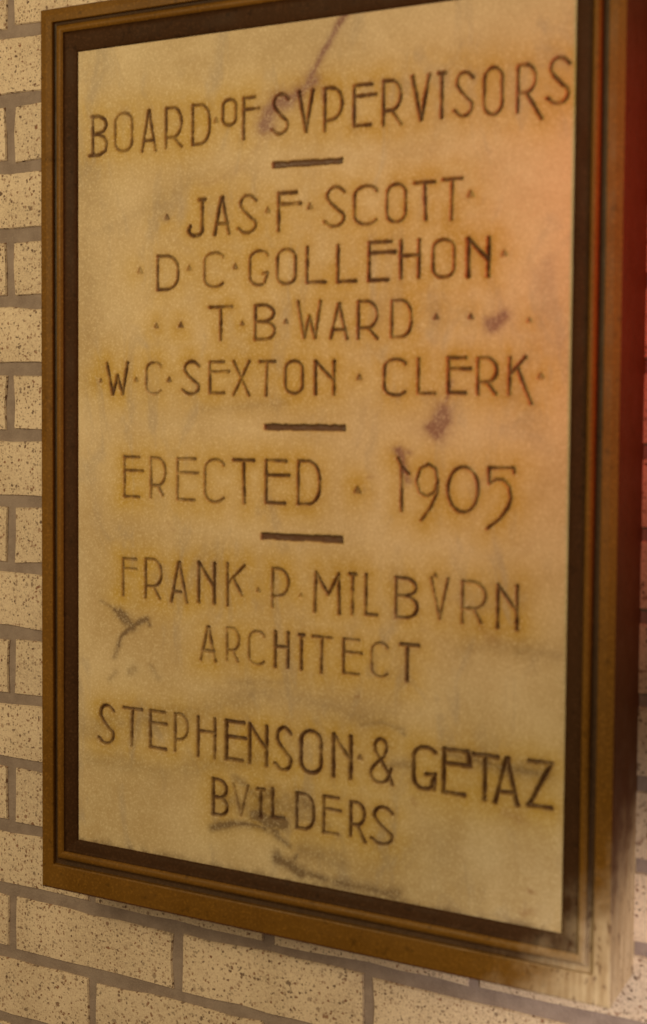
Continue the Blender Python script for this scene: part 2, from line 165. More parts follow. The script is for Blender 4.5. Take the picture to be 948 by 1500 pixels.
  ('letter', 'M', 1.15, 0.75, [[(251.7, 240.7), (252.9, 274.7)], [(252.9, 274.7), (264.9, 256.0), (274.5, 274.7)], [(274.5, 274.7), (275.6, 240.7)]]),
  ('letter', 'I', 1.1, 0.75, [[(288.1, 275.6), (288.1, 240.8)], [(285.6, 275.6), (290.7, 275.6)]]),
  ('letter', 'L', 1.1, 0.75, [[(300.7, 276.0), (300.7, 242.0)], [(300.7, 242.0), (310.8, 242.0)]]),
  ('letter', 'B', 1.05, 0.75, [[(328.6, 242.1), (328.6, 275.4)], [(328.6, 275.4), (336.3, 275.4), (339.0, 275.2), (343.2, 273.6), (346.0, 270.9), (346.9, 267.6), (345.6, 264.4), (342.5, 261.9), (338.1, 260.6), (328.6, 260.4)], [(332.4, 260.4), (340.0, 260.1), (343.6, 258.6), (346.4, 256.0), (347.7, 252.6), (347.5, 249.1), (345.8, 245.9), (342.9, 243.5), (339.1, 242.2), (328.6, 242.1)]]),
  ('letter', 'V', 1, 0.7, [[(360.4, 277.3), (368.0, 244.0)], [(375.1, 277.3), (368.0, 244.0)]]),
  ('dot', '.', 1, 0.9, [[(362.5, 278.6), (363.7, 280.9), (364.8, 278.6), (362.5, 278.6), (363.7, 279.6)]]),
  ('letter', 'R', 1.05, 0.7, [[(388.0, 242.5), (388.0, 276.2)], [(388.0, 276.2), (398.0, 276.2), (399.8, 275.8), (403.2, 274.3), (405.8, 271.7), (407.5, 268.4), (407.9, 264.7), (407.2, 261.1), (405.2, 258.0), (402.4, 255.7), (398.9, 254.4), (388.0, 254.3)], [(398.0, 254.3), (404.0, 243.5)]]),
  ('letter', 'N', 1.15, 0.75, [[(418.4, 240.9), (418.4, 275.5)], [(418.4, 275.5), (434.7, 254.8)], [(434.7, 275.5), (434.7, 240.9)]]),
  ('letter', 'A', 1.1, 0.7, [[(136.0, 187.4), (143.0, 217.7), (144.6, 217.7)], [(143.8, 217.7), (151.6, 187.4)], [(137.9, 195.9), (149.7, 195.9)]]),
  ('letter', 'R', 0.95, 0.5, [[(163.7, 189.3), (163.7, 218.6)], [(163.7, 218.6), (169.9, 218.6), (171.0, 218.2), (173.1, 216.8), (174.8, 214.5), (175.8, 211.5), (176.1, 208.2), (175.6, 204.9), (174.4, 202.1), (172.6, 200.0), (170.4, 198.8), (163.7, 198.7)], [(169.9, 198.7), (174.8, 189.3)]]),
  ('letter', 'C', 0.9, 0.45, [[(201.9, 214.0), (201.9, 215.1), (200.1, 216.7), (197.7, 217.7), (195.1, 218.1), (192.4, 217.8), (190.0, 216.8), (188.1, 215.2), (186.9, 213.2), (186.5, 211.0), (186.5, 195.6), (186.9, 193.4), (188.1, 191.4), (190.0, 189.8), (192.4, 188.8), (195.1, 188.4), (197.7, 188.8), (200.1, 189.9), (201.9, 191.5)]]),
  ('letter', 'H', 1.15, 0.7, [[(213.1, 188.8), (213.1, 219.4)], [(225.8, 188.8), (225.8, 219.4)], [(213.1, 206.5), (225.8, 206.5)]]),
  ('letter', 'I', 1.1, 0.75, [[(239.0, 218.8), (239.0, 188.8)], [(237.0, 218.8), (241.0, 218.8)]]),
  ('letter', 'T', 1.0, 0.65, [[(250.4, 218.8), (268.5, 218.8)], [(259.4, 218.8), (258.6, 187.5)]]),
  ('letter', 'E', 1, 0.6, [[(280.0, 189.6), (280.0, 219.2)], [(280.0, 219.2), (294.2, 219.2)], [(280.0, 208.0), (296.8, 208.0)], [(280.0, 189.6), (294.2, 189.6)]]),
  ('letter', 'C', 0.9, 0.5, [[(321.2, 214.7), (321.2, 215.7), (319.5, 217.3), (317.3, 218.3), (314.9, 218.7), (312.4, 218.4), (310.2, 217.4), (308.4, 215.9), (307.3, 213.9), (306.9, 211.8), (306.9, 196.7), (307.3, 194.6), (308.4, 192.6), (310.2, 191.1), (312.4, 190.1), (314.9, 189.8), (317.3, 190.2), (319.5, 191.2), (321.2, 192.8)]]),
  ('letter', 'T', 1.3, 0.8, [[(333.8, 219.4), (349.1, 219.4)], [(339.2, 219.4), (339.2, 188.7)]]),
  ('letter', 'S', 1.2, 0.8, [[(39.5, 128.5), (36.4, 131.7), (34.2, 133.1), (31.7, 133.6), (29.2, 133.1), (27.0, 131.7), (25.4, 129.4), (24.6, 126.7), (24.6, 123.8), (27.4, 119.0), (30.8, 115.4), (35.2, 111.0), (38.4, 108.5), (39.1, 105.6), (38.7, 102.5), (37.1, 99.9), (34.7, 98.0), (31.7, 97.1), (28.5, 97.4), (25.7, 98.8), (23.7, 101.1), (22.2, 101.8)]]),
  ('letter', 'T', 1.15, 0.75, [[(51.2, 133.6), (71.0, 133.6)], [(61.1, 133.6), (60.1, 98.0)]]),
  ('letter', 'E', 1.15, 0.7, [[(81.1, 99.8), (81.1, 134.1)], [(81.1, 134.1), (96.9, 134.1)], [(81.1, 123.1), (98.6, 123.1)], [(81.1, 99.8), (97.8, 99.8)]]),
  ('letter', 'P', 1.05, 0.65, [[(108.5, 99.7), (108.5, 134.5)], [(108.5, 134.5), (114.0, 134.5), (116.1, 134.1), (118.6, 132.4), (120.6, 129.7), (121.9, 126.2), (122.2, 122.3), (121.6, 118.5), (120.2, 115.2), (118.0, 112.7), (115.4, 111.4), (108.5, 110.1)]]),
  ('letter', 'H', 1.15, 0.75, [[(133.3, 98.2), (133.3, 134.3)], [(151.1, 98.2), (151.1, 134.3)], [(133.3, 121.7), (151.1, 121.7)]]),
  ('letter', 'E', 1.35, 0.9, [[(163.3, 99.5), (163.3, 134.2)], [(163.3, 134.2), (181.2, 134.2)], [(163.3, 120.3), (183.1, 120.3)], [(163.3, 99.5), (179.6, 99.5)]]),
  ('letter', 'N', 1.3, 0.8, [[(187.6, 98.7), (187.6, 133.8)], [(187.6, 133.8), (204.9, 112.7)], [(204.9, 133.8), (204.9, 98.7)]]),
  ('letter', 'S', 1.3, 0.85, [[(229.6, 129.6), (226.7, 132.9), (224.6, 134.4), (222.3, 134.9), (220.0, 134.4), (217.9, 132.9), (216.4, 130.6), (215.6, 127.8), (215.6, 124.7), (218.2, 119.8), (221.5, 116.1), (225.5, 111.5), (228.5, 109.0), (229.3, 106.0), (228.9, 102.8), (227.4, 100.1), (225.1, 98.1), (222.2, 97.2), (219.3, 97.5), (216.7, 99.0), (214.7, 101.4), (213.4, 102.1)]]),
  ('letter', 'O', 1.35, 0.85, [[(259.1, 126.3), (258.5, 129.3), (256.8, 131.9), (254.1, 133.9), (251.0, 135.0), (247.5, 135.0), (244.3, 133.9), (241.7, 131.9), (240.0, 129.3), (239.4, 126.3), (239.4, 107.1), (240.0, 104.1), (241.7, 101.4), (244.3, 99.4), (247.5, 98.4), (251.0, 98.4), (254.1, 99.4), (256.8, 101.4), (258.5, 104.1), (259.1, 107.1), (259.1, 126.3)]]),
  ('letter', 'N', 1.35, 0.85, [[(271.1, 98.8), (271.1, 135.3)], [(271.1, 135.3), (287.7, 113.4)], [(287.7, 135.3), (287.7, 98.8)]]),
  ('dot', '.', 1, 0.5, [[(294.8, 116.8), (296.6, 120.2), (298.3, 116.8), (294.8, 116.8), (296.6, 118.3)]]),
  ('letter', '&', 1.1, 0.65, [[(326.8, 98.8), (323.8, 107.1), (310.8, 125.9), (310.3, 130.8), (311.3, 133.7), (313.4, 135.7), (315.9, 136.4), (318.5, 135.6), (320.4, 133.4), (321.4, 130.5), (321.1, 127.3), (319.2, 122.1), (309.8, 113.1), (307.3, 108.9), (306.8, 105.8), (307.8, 102.7), (310.1, 100.3), (313.3, 99.0), (316.9, 99.0), (320.1, 100.2), (322.5, 102.6), (325.8, 112.0)]]),
  ('letter', 'G', 1.4, 0.85, [[(365.5, 131.1), (365.0, 131.6), (362.6, 133.3), (359.6, 134.3), (356.5, 134.6), (353.3, 134.1), (350.5, 132.8), (348.3, 131.0), (346.9, 128.7), (346.4, 126.1), (346.4, 107.7), (346.9, 104.8), (348.5, 102.4), (350.9, 100.5), (353.8, 99.4), (357.0, 99.2), (360.1, 100.0), (362.7, 101.6), (364.6, 112.6)], [(357.9, 111.9), (365.5, 112.6)], [(365.1, 112.6), (365.1, 99.9)]]),
  ('letter', 'E', 1.5, 0.95, [[(373.3, 99.0), (373.3, 135.3)], [(373.3, 135.3), (394.2, 135.3)], [(373.3, 123.7), (396.5, 123.7)], [(373.3, 99.0), (391.4, 99.0)], [(394.2, 135.3), (396.5, 123.7)]]),
  ('letter', 'T', 1.5, 0.95, [[(399.5, 134.3), (419.6, 134.3)], [(409.5, 134.3), (409.3, 97.7)]]),
  ('letter', 'A', 1.45, 0.95, [[(418.7, 97.3), (427.1, 134.2), (429.0, 134.2)], [(428.1, 134.2), (437.4, 97.3)], [(420.9, 106.5), (435.2, 106.5)]]),
  ('letter', 'Z', 1.5, 0.95, [[(447.0, 134.9), (465.2, 134.9)], [(465.2, 134.9), (447.0, 99.0)], [(447.0, 99.0), (465.2, 99.0)]]),
  ('letter', 'B', 1.25, 0.85, [[(149.6, 46.8), (149.6, 79.1)], [(149.6, 79.1), (155.5, 79.1), (157.7, 78.8), (160.9, 77.1), (163.0, 74.2), (163.7, 70.7), (162.7, 67.2), (160.3, 64.5), (157.0, 63.1), (149.6, 62.9)], [(152.6, 62.9), (158.4, 62.7), (161.2, 61.3), (163.3, 59.0), (164.4, 56.1), (164.2, 53.0), (162.9, 50.1), (160.6, 48.0), (157.7, 46.9), (149.6, 46.8)]]),
  ('letter', 'V', 0.95, 0.3, [[(171.2, 77.6), (179.1, 50.1)], [(186.3, 77.6), (179.1, 50.1)]]),
  ('letter', 'I', 1.3, 0.8, [[(199.2, 76.6), (199.2, 51.8)], [(196.0, 76.6), (202.3, 76.6)]]),
  ('letter', 'L', 1.2, 0.75, [[(211.3, 78.7), (211.3, 53.3)], [(211.3, 53.3), (222.8, 53.3)]]),
  ('letter', 'D', 1.2, 0.75, [[(235.6, 47.4), (235.6, 78.7)], [(235.6, 78.7), (243.1, 78.7), (244.7, 78.5), (247.1, 77.4), (249.2, 75.5), (250.8, 72.8), (251.9, 69.6), (252.2, 66.2), (252.2, 59.9), (251.9, 56.5), (250.8, 53.3), (249.2, 50.6), (247.1, 48.7), (244.7, 47.6), (235.6, 47.4)]]),
  ('letter', 'E', 1.1, 0.65, [[(262.2, 47.8), (262.2, 79.6)], [(262.2, 79.6), (276.0, 79.6)], [(262.2, 68.8), (278.5, 68.8)], [(262.2, 47.8), (276.0, 47.8)]]),
  ('letter', 'R', 1.15, 0.75, [[(288.2, 48.4), (288.2, 78.5)], [(288.2, 78.5), (294.7, 78.5), (295.9, 78.1), (298.0, 76.8), (299.7, 74.5), (300.8, 71.5), (301.1, 68.3), (300.6, 65.1), (299.4, 62.3), (297.5, 60.2), (295.3, 59.1), (288.2, 58.9)], [(294.7, 58.9), (301.8, 45.4)]]),
  ('letter', 'S', 1.2, 0.75, [[(327.4, 73.6), (323.9, 76.4), (321.4, 77.7), (318.6, 78.1), (315.8, 77.7), (313.3, 76.4), (311.5, 74.4), (310.5, 72.0), (310.5, 69.4), (313.7, 65.2), (317.6, 62.0), (322.5, 58.1), (326.1, 56.0), (327.0, 53.4), (326.5, 50.7), (324.7, 48.4), (322.0, 46.7), (318.6, 45.9), (315.0, 46.2), (311.9, 47.4), (309.5, 49.4), (307.9, 50.1)]]),
]
BARS = [(207.2, 275.1, 627.8, 626.9, 2.7), (199.9, 279.9, 400.0, 400.2, 3.0), (197.7, 278.2, 303.4, 304.8, 3.2)]
VEINS = [
  ('v', 1.035, 4.6, [(280.3, 752.1), (271.5, 742.9), (262.6, 729.2), (253.6, 716.5), (247.2, 703.9)]),
  ('v', 1.035, 10.6, [(245.9, 702.3), (240.7, 693.6), (238.1, 689.3)]),
  ('v', 1.035, 11.9, [(248.6, 696.3), (238.1, 690.4), (234.2, 685.0)]),
  ('v', 1.035, 11.3, [(238.1, 690.4), (226.3, 682.9), (210.2, 681.5), (203.5, 673.3), (199.5, 663.1)]),
  ('v', 0.6325, 5.3, [(253.8, 691.8), (257.2, 680.0)]),
  ('v', 0.11499999999999999, 5.4, [(200.8, 661.8), (192.8, 644.8), (173.5, 625.4), (138.3, 615.8)]),
  ('g', 0.5, 3.0, [(25.0, 232.8), (38.3, 227.4)]),
  ('g', 1.5, 6.7, [(46.9, 222.3), (54.7, 217.1), (61.6, 211.9)]),
  ('g', 1.25, 4.4, [(61.6, 211.9), (70.0, 216.5), (77.7, 219.0)]),
  ('g', 1.0, 4.5, [(40.7, 225.6), (46.9, 221.6)]),
  ('g', 0.875, 3.7, [(76.1, 220.2), (80.0, 214.1)]),
  ('g', 0.9375, 3.7, [(59.3, 211.1), (48.5, 201.1), (45.4, 192.4)]),
  ('g', 0.5, 3.7, [(45.4, 192.4), (40.7, 181.0)]),
  ('g', 0.4375, 4.5, [(34.4, 158.9), (42.3, 166.2)]),
  ('g', 0.4375, 5.1, [(82.3, 176.7), (89.9, 166.6)]),
  ('g', 0.375, 5.2, [(57.8, 167.8), (64.0, 171.6)]),
  ('v', 0.8049999999999999, 3.8, [(376.3, 439.5), (372.8, 428.3), (369.4, 418.2)]),
  ('v', 1.265, 11.0, [(369.4, 417.1), (367.1, 407.0), (363.6, 401.3)]),
  ('v', 0.575, 4.5, [(370.7, 411.5), (376.7, 406.0)]),
  ('v', 1.265, 8.2, [(410.8, 486.7), (418.8, 492.6)]),
  ('v', 0.5175, 4.4, [(410.9, 483.5), (405.0, 491.2)]),
  ('v', 0.40249999999999997, 1.9, [(410.8, 486.7), (409.8, 479.1)]),
  ('v', 1.265, 5.3, [(329.5, 381.3), (333.3, 375.7), (334.7, 365.5)]),
  ('v', 0.575, 4.6, [(325.8, 383.5), (339.4, 380.4)]),
  ('v', 0.69, 5.3, [(334.6, 368.3), (338.5, 357.0)]),
  ('v', 0.345, 3.3, [(302.1, 358.7), (307.2, 360.0)]),
  ('v', 0.22999999999999998, 3.2, [(345.5, 485.7), (348.0, 482.3)]),
  ('g', 0.9375, 5.8, [(149.6, 34.8), (169.8, 41.7), (191.0, 43.8), (215.5, 41.4)]),
  ('g', 1.5, 9.2, [(192.4, 52.6), (206.4, 48.6), (220.2, 50.7)]),
  ('g', 0.4375, 15.8, [(162.5, 63.2), (191.0, 58.0), (232.4, 67.2)]),
  ('g', 0.375, 12.6, [(239.5, 28.7), (279.6, 25.1)]),
  ('g', 0.75, 5.0, [(208.5, 42.2), (218.9, 35.8), (229.3, 30.1)]),
  ('g', 0.5625, 9.2, [(189.4, 73.3), (197.9, 67.1), (210.4, 76.3)]),
  ('g', 0.5625, 9.1, [(239.1, 77.3), (245.9, 69.2)]),
  ('g', 0.5, 6.4, [(173.1, 83.4), (183.8, 78.7)]),
  ('g', 1.375, 8.5, [(217.7, 17.2), (229.4, 13.0), (239.7, 8.6)]),
  ('g', 0.75, 4.9, [(236.8, 24.0), (232.8, 17.2)]),
  ('g', 0.8125, 6.3, [(247.8, 8.8), (265.2, 7.0)]),
  ('g', 0.75, 9.7, [(273.2, 5.9), (299.4, 5.7), (331.3, 4.3)]),
  ('g', 0.5, 6.1, [(297.9, 146.7), (317.0, 151.4), (336.0, 146.6)]),
  ('g', 0.6875, 2.7, [(334.7, 145.3), (337.3, 143.3)]),
  ('g', 0.625, 10.4, [(397.2, 130.2), (426.6, 126.8), (460.9, 125.9)]),
  ('g', 0.5, 7.9, [(376.1, 131.5), (397.2, 128.5)]),
  ('g', 0.4375, 5.4, [(317.4, 115.1), (342.5, 118.4)]),
  ('g', 0.375, 14.0, [(436.6, 225.5), (467.7, 223.0)]),
  ('g', 0.25, 16.8, [(395.9, 221.8), (442.3, 228.8)]),
  ('b', 0.575, 3.2, [(448.3, 29.2), (451.7, 28.7)]),
  ('b', 0.5175, 5.2, [(444.5, 10.0), (450.2, 12.8)]),
  ('b', 0.45999999999999996, 2.0, [(291.2, 170.8), (295.1, 170.6)]),
  ('b', 0.345, 2.2, [(104.5, 305.6), (106.7, 304.5)]),
  ('b', 0.345, 2.2, [(100.0, 311.0), (101.5, 309.2)]),
  ('g', 0.275, 22.7, [(10.6, 110.4), (103.6, 131.1), (211.1, 168.1), (317.0, 150.2)]),
  ('g', 0.3125, 10.0, [(169.1, 169.8), (224.8, 175.6)]),
  ('g', 0.17500000000000002, 14.6, [(10.8, 576.6), (57.2, 589.9), (123.9, 619.8)]),
  ('g', 0.22499999999999998, 9.9, [(139.2, 414.7), (222.9, 421.5)]),
  ('g', 0.22499999999999998, 15.2, [(10.6, 80.7), (96.2, 79.2), (197.7, 105.2)]),
  ('g', 0.25, 6.9, [(266.1, 54.2), (225.6, 60.1)]),
  ('g', 0.1875, 25.9, [(10.7, 439.1), (6.8, 528.9), (10.8, 636.9)]),
  ('b', 0.345, 2.7, [(344.8, 89.7), (347.9, 84.3)]),
  ('b', 0.2875, 7.7, [(404.5, 239.4), (413.4, 231.8)]),
  ('b', 0.2875, 6.4, [(438.7, 86.5), (427.1, 90.4)]),
  ('g', 0.15, 18.9, [(421.9, 439.6), (445.3, 396.2)]),
]

# ---------------------------------------------------------------- helpers
rnd = random.Random(5)
rng = np.random.default_rng(11)

def link(o, parent=None):
    sc.collection.objects.link(o)
    if parent is not None:
        o.parent = parent
    return o

def empty(name, loc):
    o = bpy.data.objects.new(name, None)
    o.location = loc
    o.empty_display_size = 0.05
    return link(o)

def mesh_obj(name, verts, faces, mat, parent=None, loc=(0, 0, 0), smooth=False):
    me = bpy.data.meshes.new(name)
    me.from_pydata([tuple(v) for v in verts], [], faces)
    me.materials.append(mat)
    me.polygons.foreach_set('use_smooth', [smooth] * len(me.polygons))
    me.update()
    o = bpy.data.objects.new(name, me)
    o.location = loc
    return link(o, parent)

class NT:
    """small helper for writing node materials"""
    def __init__(s, name):
        s.m = bpy.data.materials.new(name)
        s.m.use_nodes = True
        s.t = s.m.node_tree
        s.b = s.t.nodes['Principled BSDF']
        s.out = s.t.nodes['Material Output']
    def n(s, kind, **k):
        nd = s.t.nodes.new(kind)
        for a, v in k.items():
            setattr(nd, a, v)
        return nd
    def put(s, sock, v):
        if hasattr(v, 'is_output'):
            s.t.links.new(v, sock)
        else:
            sock.default_value = v
    def math(s, op, a, b=0.0, c=0.0, clamp=False):
        nd = s.n('ShaderNodeMath', operation=op, use_clamp=clamp)
        s.put(nd.inputs[0], a); s.put(nd.inputs[1], b); s.put(nd.inputs[2], c)
        return nd.outputs[0]
    def ramp(s, v, lo, hi, a=0.0, b=1.0, smooth=True):
        nd = s.n('ShaderNodeMapRange', interpolation_type='SMOOTHSTEP' if smooth else 'LINEAR')
        s.put(nd.inputs['Value'], v)
        for nm, x in (('From Min', lo), ('From Max', hi), ('To Min', a), ('To Max', b)):
            nd.inputs[nm].default_value = x
        return nd.outputs['Result']
    def mix(s, f, a, b, mode='MIX'):
        nd = s.n('ShaderNodeMix', data_type='RGBA', blend_type=mode)
        s.put(nd.inputs[0], f)
        s.put(nd.inputs[6], a if hasattr(a, 'is_output') else (*a, 1))
        s.put(nd.inputs[7], b if hasattr(b, 'is_output') else (*b, 1))
        return nd.outputs[2]
    def pos(s, scale=(1, 1, 1)):
        g = s.n('ShaderNodeNewGeometry')
        mp = s.n('ShaderNodeMapping')
        s.t.links.new(g.outputs['Position'], mp.inputs[0])
        mp.inputs['Scale'].default_value = scale
        return mp.outputs[0]
    def noise(s, scale, detail=3.0, rough=0.55, vec=None, dist=0.0):
        nd = s.n('ShaderNodeTexNoise')
        nd.inputs['Scale'].default_value = scale
        nd.inputs['Detail'].default_value = detail
        nd.inputs['Roughness'].default_value = rough
        nd.inputs['Distortion'].default_value = dist
        s.t.links.new(vec if vec is not None else s.pos(), nd.inputs['Vector'])
        return nd.outputs['Fac']
    def attr(s, name):
        return s.n('ShaderNodeAttribute', attribute_name=name).outputs['Fac']
    def bump(s, h, strength, dist):
        nd = s.n('ShaderNodeBump')
        nd.inputs['Strength'].default_value = strength
        nd.inputs['Distance'].default_value = dist
        s.put(nd.inputs['Height'], h)
        s.t.links.new(nd.outputs[0], s.b.inputs['Normal'])
    def col(s, c):
        s.put(s.b.inputs['Base Color'], c)
    def rough(s, r):
        s.put(s.b.inputs['Roughness'], r)

# ---------------------------------------------------------------- materials
def brick_material():
    n = NT('speckled_buff_brick')
    oi = n.n('ShaderNodeObjectInfo').outputs['Random']
    big = n.noise(14, 3)
    base = n.mix(n.ramp(big, .35, .65), (.58, .43, .33), (.72, .55, .44))
    base = n.mix(n.math('MULTIPLY', oi, .8), base, (.56, .42, .33))
    grit = n.noise(520, 2, .7)
    base = n.mix(n.ramp(grit, .40, .72, 0, .55), base, (.82, .66, .50))
    base = n.mix(n.ramp(grit, .45, .22, 0, .45), base, (.30, .18, .10))
    spots = None
    for sc_, thr, soft, den in ((195, .35, .22, .44), (330, .41, .24, .36), (125, .24, .14, .74)):
        warp = n.n('ShaderNodeTexNoise'); warp.inputs['Scale'].default_value = sc_ * 1.6
        n.t.links.new(n.pos(), warp.inputs['Vector'])
        add = n.n('ShaderNodeVectorMath', operation='MULTIPLY_ADD')
        n.t.links.new(warp.outputs['Color'], add.inputs[0])
        add.inputs[1].default_value = (.9 / sc_,) * 3
        n.t.links.new(n.pos(), add.inputs[2])
        v = n.n('ShaderNodeTexVoronoi', feature='F1')
        v.inputs['Scale'].default_value = sc_
        n.t.links.new(add.outputs[0], v.inputs['Vector'])
        sep = n.n('ShaderNodeSeparateColor')
        n.t.links.new(v.outputs['Color'], sep.inputs[0])
        pick = n.ramp(sep.outputs[0], den, den + .05)
        size = n.math('MULTIPLY', n.math('ADD', sep.outputs[1], .55), thr)
        d = n.math('SUBTRACT', size, v.outputs['Distance'])
        m = n.math('MULTIPLY', n.ramp(d, -.02, soft), pick)
        m = n.math('MULTIPLY', m, n.ramp(sep.outputs[2], 0, 1, .45, 1))
        spots = m if spots is None else n.math('MAXIMUM', spots, m)
    tone = n.ramp(n.noise(90, 1), .4, .6)
    spotc = n.mix(tone, (.10, .047, .032), (.22, .085, .045))
    n.col(n.mix(n.math('MULTIPLY', spots, .92), base, spotc))
    n.rough(.85)
    h = n.math('ADD', n.math('MULTIPLY', grit, .6), n.math('MULTIPLY', spots, -.8))
    h = n.math('ADD', h, n.math('MULTIPLY', n.noise(110, 3), 1.2))
    n.bump(h, .45, .0012)
    return n.m

def mortar_material():
    n = NT('grey_mortar')
    a = n.noise(60, 4)
    c = n.mix(n.ramp(a, .3, .7), (.235, .170, .155), (.305, .228, .210))
    c = n.mix(n.ramp(n.noise(600, 2, .7), .5, .75, 0, .5), c, (.38, .29, .25))
    n.col(c)
    n.rough(.95)
    n.bump(n.math('ADD', a, n.noise(350, 3)), .6, .0015)
    return n.m

def ghost_mask(n):
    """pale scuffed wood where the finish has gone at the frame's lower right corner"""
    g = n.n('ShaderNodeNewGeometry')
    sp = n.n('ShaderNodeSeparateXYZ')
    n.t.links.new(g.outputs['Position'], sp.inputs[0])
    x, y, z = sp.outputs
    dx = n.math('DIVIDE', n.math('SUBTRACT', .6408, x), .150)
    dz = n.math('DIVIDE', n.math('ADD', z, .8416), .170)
    side = n.math('MULTIPLY', n.math('ADD', y, .0548), -4.0)          # the painted ghost reaches further up the outer edge
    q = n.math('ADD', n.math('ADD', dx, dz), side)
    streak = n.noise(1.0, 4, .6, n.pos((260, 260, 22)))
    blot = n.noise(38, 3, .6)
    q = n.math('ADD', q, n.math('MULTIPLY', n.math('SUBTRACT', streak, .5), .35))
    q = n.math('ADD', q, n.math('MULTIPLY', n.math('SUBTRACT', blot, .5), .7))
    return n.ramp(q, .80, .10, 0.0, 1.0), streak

def frame_material(name, c1, c2, rough, ghost=.93, spec=.16):
    n = NT(name)
    g1 = n.noise(9, 4, .6, n.pos((1, 1, .6)))
    fine = n.noise(420, 2, .6)
    c = n.mix(n.ramp(g1, .3, .7), c1, c2)
    c = n.mix(n.ramp(fine, .48, .72, 0, .5), c, tuple(min(1, k * 1.7 + .004) for k in c2))
    c = n.mix(n.ramp(n.noise(130, 3), .60, .72, 0, .5), c, tuple(k * .45 for k in c1))
    m, st = ghost_mask(n)
    pale = n.mix(n.ramp(st, .35, .65), (.42, .29, .18), (.62, .48, .34))  # bright streaky haze of the ghost, painted into the frame colour
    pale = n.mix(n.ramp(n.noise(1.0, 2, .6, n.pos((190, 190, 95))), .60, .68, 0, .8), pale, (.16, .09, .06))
    n.col(n.mix(n.math('MULTIPLY', m, ghost), c, pale))
    n.rough(n.math('ADD', n.math('MULTIPLY', m, .3), n.ramp(n.noise(40, 3), .3, .7, rough, rough + .15)))
    n.bump(n.math('ADD', fine, n.math('MULTIPLY', n.noise(60, 3), 1.5)), .25, .0006)
    n.b.inputs['Specular IOR Level'].default_value = spec
    return n.m

def marble_material():
    n = NT('aged_cream_marble')
    cloud = n.noise(7, 5, .6, dist=.6)
    mid = n.noise(34, 4, .6)
    c = n.mix(n.ramp(cloud, .32, .68), (.445, .31, .165), (.59, .45, .295))
    c = n.mix(n.ramp(mid, .40, .70, 0, .35), c, (.58, .46, .31))
    c = n.mix(n.ramp(mid, .45, .25, 0, .30), c, (.48, .34, .19))
    # yellow-brown stain soaked in around the cut letters
    c = n.mix(n.math('MULTIPLY', n.attr('halo'), n.ramp(mid, .25, .7, .55, 1.0)), c, (.48, .305, .066))
    c = n.mix(n.math('MULTIPLY', n.attr('hug'), .62), c, (.26, .12, .028))
    gr = n.noise(1.0, 5, .6, n.pos((30, 30, 12)), dist=.8)
    c = n.mix(n.ramp(gr, .50, .72, 0, .55), c, (.36, .28, .22))
    c = n.mix(n.attr('vein_grey'), c, (.135, .078, .042))
    c = n.mix(n.attr('vein_purple'), c, (.19, .072, .062))
    c = n.mix(n.attr('rust'), c, (.24, .10, .03))
    gran = n.noise(650, 2, .7)
    c = n.mix(n.ramp(gran, .49, .74, 0, .48), c, (.80, .66, .47))
    c = n.mix(n.ramp(gran, .46, .24, 0, .42), c, (.36, .23, .11))
    c = n.mix(n.attr('dirt'), c, (.092, .038, .017))
    n.col(c)
    n.rough(n.ramp(mid, .3, .7, .42, .6))
    n.b.inputs['Specular IOR Level'].default_value = .3
    n.b.inputs['Subsurface Weight'].default_value = .0
    n.bump(n.math('ADD', n.math('MULTIPLY', gran, .5), n.noise(160, 3)), .22, .0006)
    return n.m

M_brick = brick_material()
M_mortar = mortar_material()
M_marble = marble_material()
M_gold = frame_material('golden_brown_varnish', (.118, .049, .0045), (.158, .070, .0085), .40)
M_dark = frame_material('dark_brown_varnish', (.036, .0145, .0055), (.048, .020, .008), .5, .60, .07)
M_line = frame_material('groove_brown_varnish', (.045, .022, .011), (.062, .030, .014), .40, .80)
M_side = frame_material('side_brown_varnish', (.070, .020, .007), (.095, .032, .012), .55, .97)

# ---------------------------------------------------------------- brick wall
KW = 1 + .02 / 1.07136          # wall face lies 20 mm behind the tablet's datum
CX, CZ = .89729914, -.36596052
YW = .02
P, B = 0.0677, 0.2032            # course and brick pitch
HG, WD = 0.0280 * KW, 0.0963 * KW          # half height and half width of a brick
wall = empty('brick_wall', (0.45, YW, -1.7))
wall['label'] = 'buff speckled brick wall with grey mortar behind the framed marble tablet'
wall['category'] = 'brick wall'
WO = np.array((0.45, YW, -1.7))

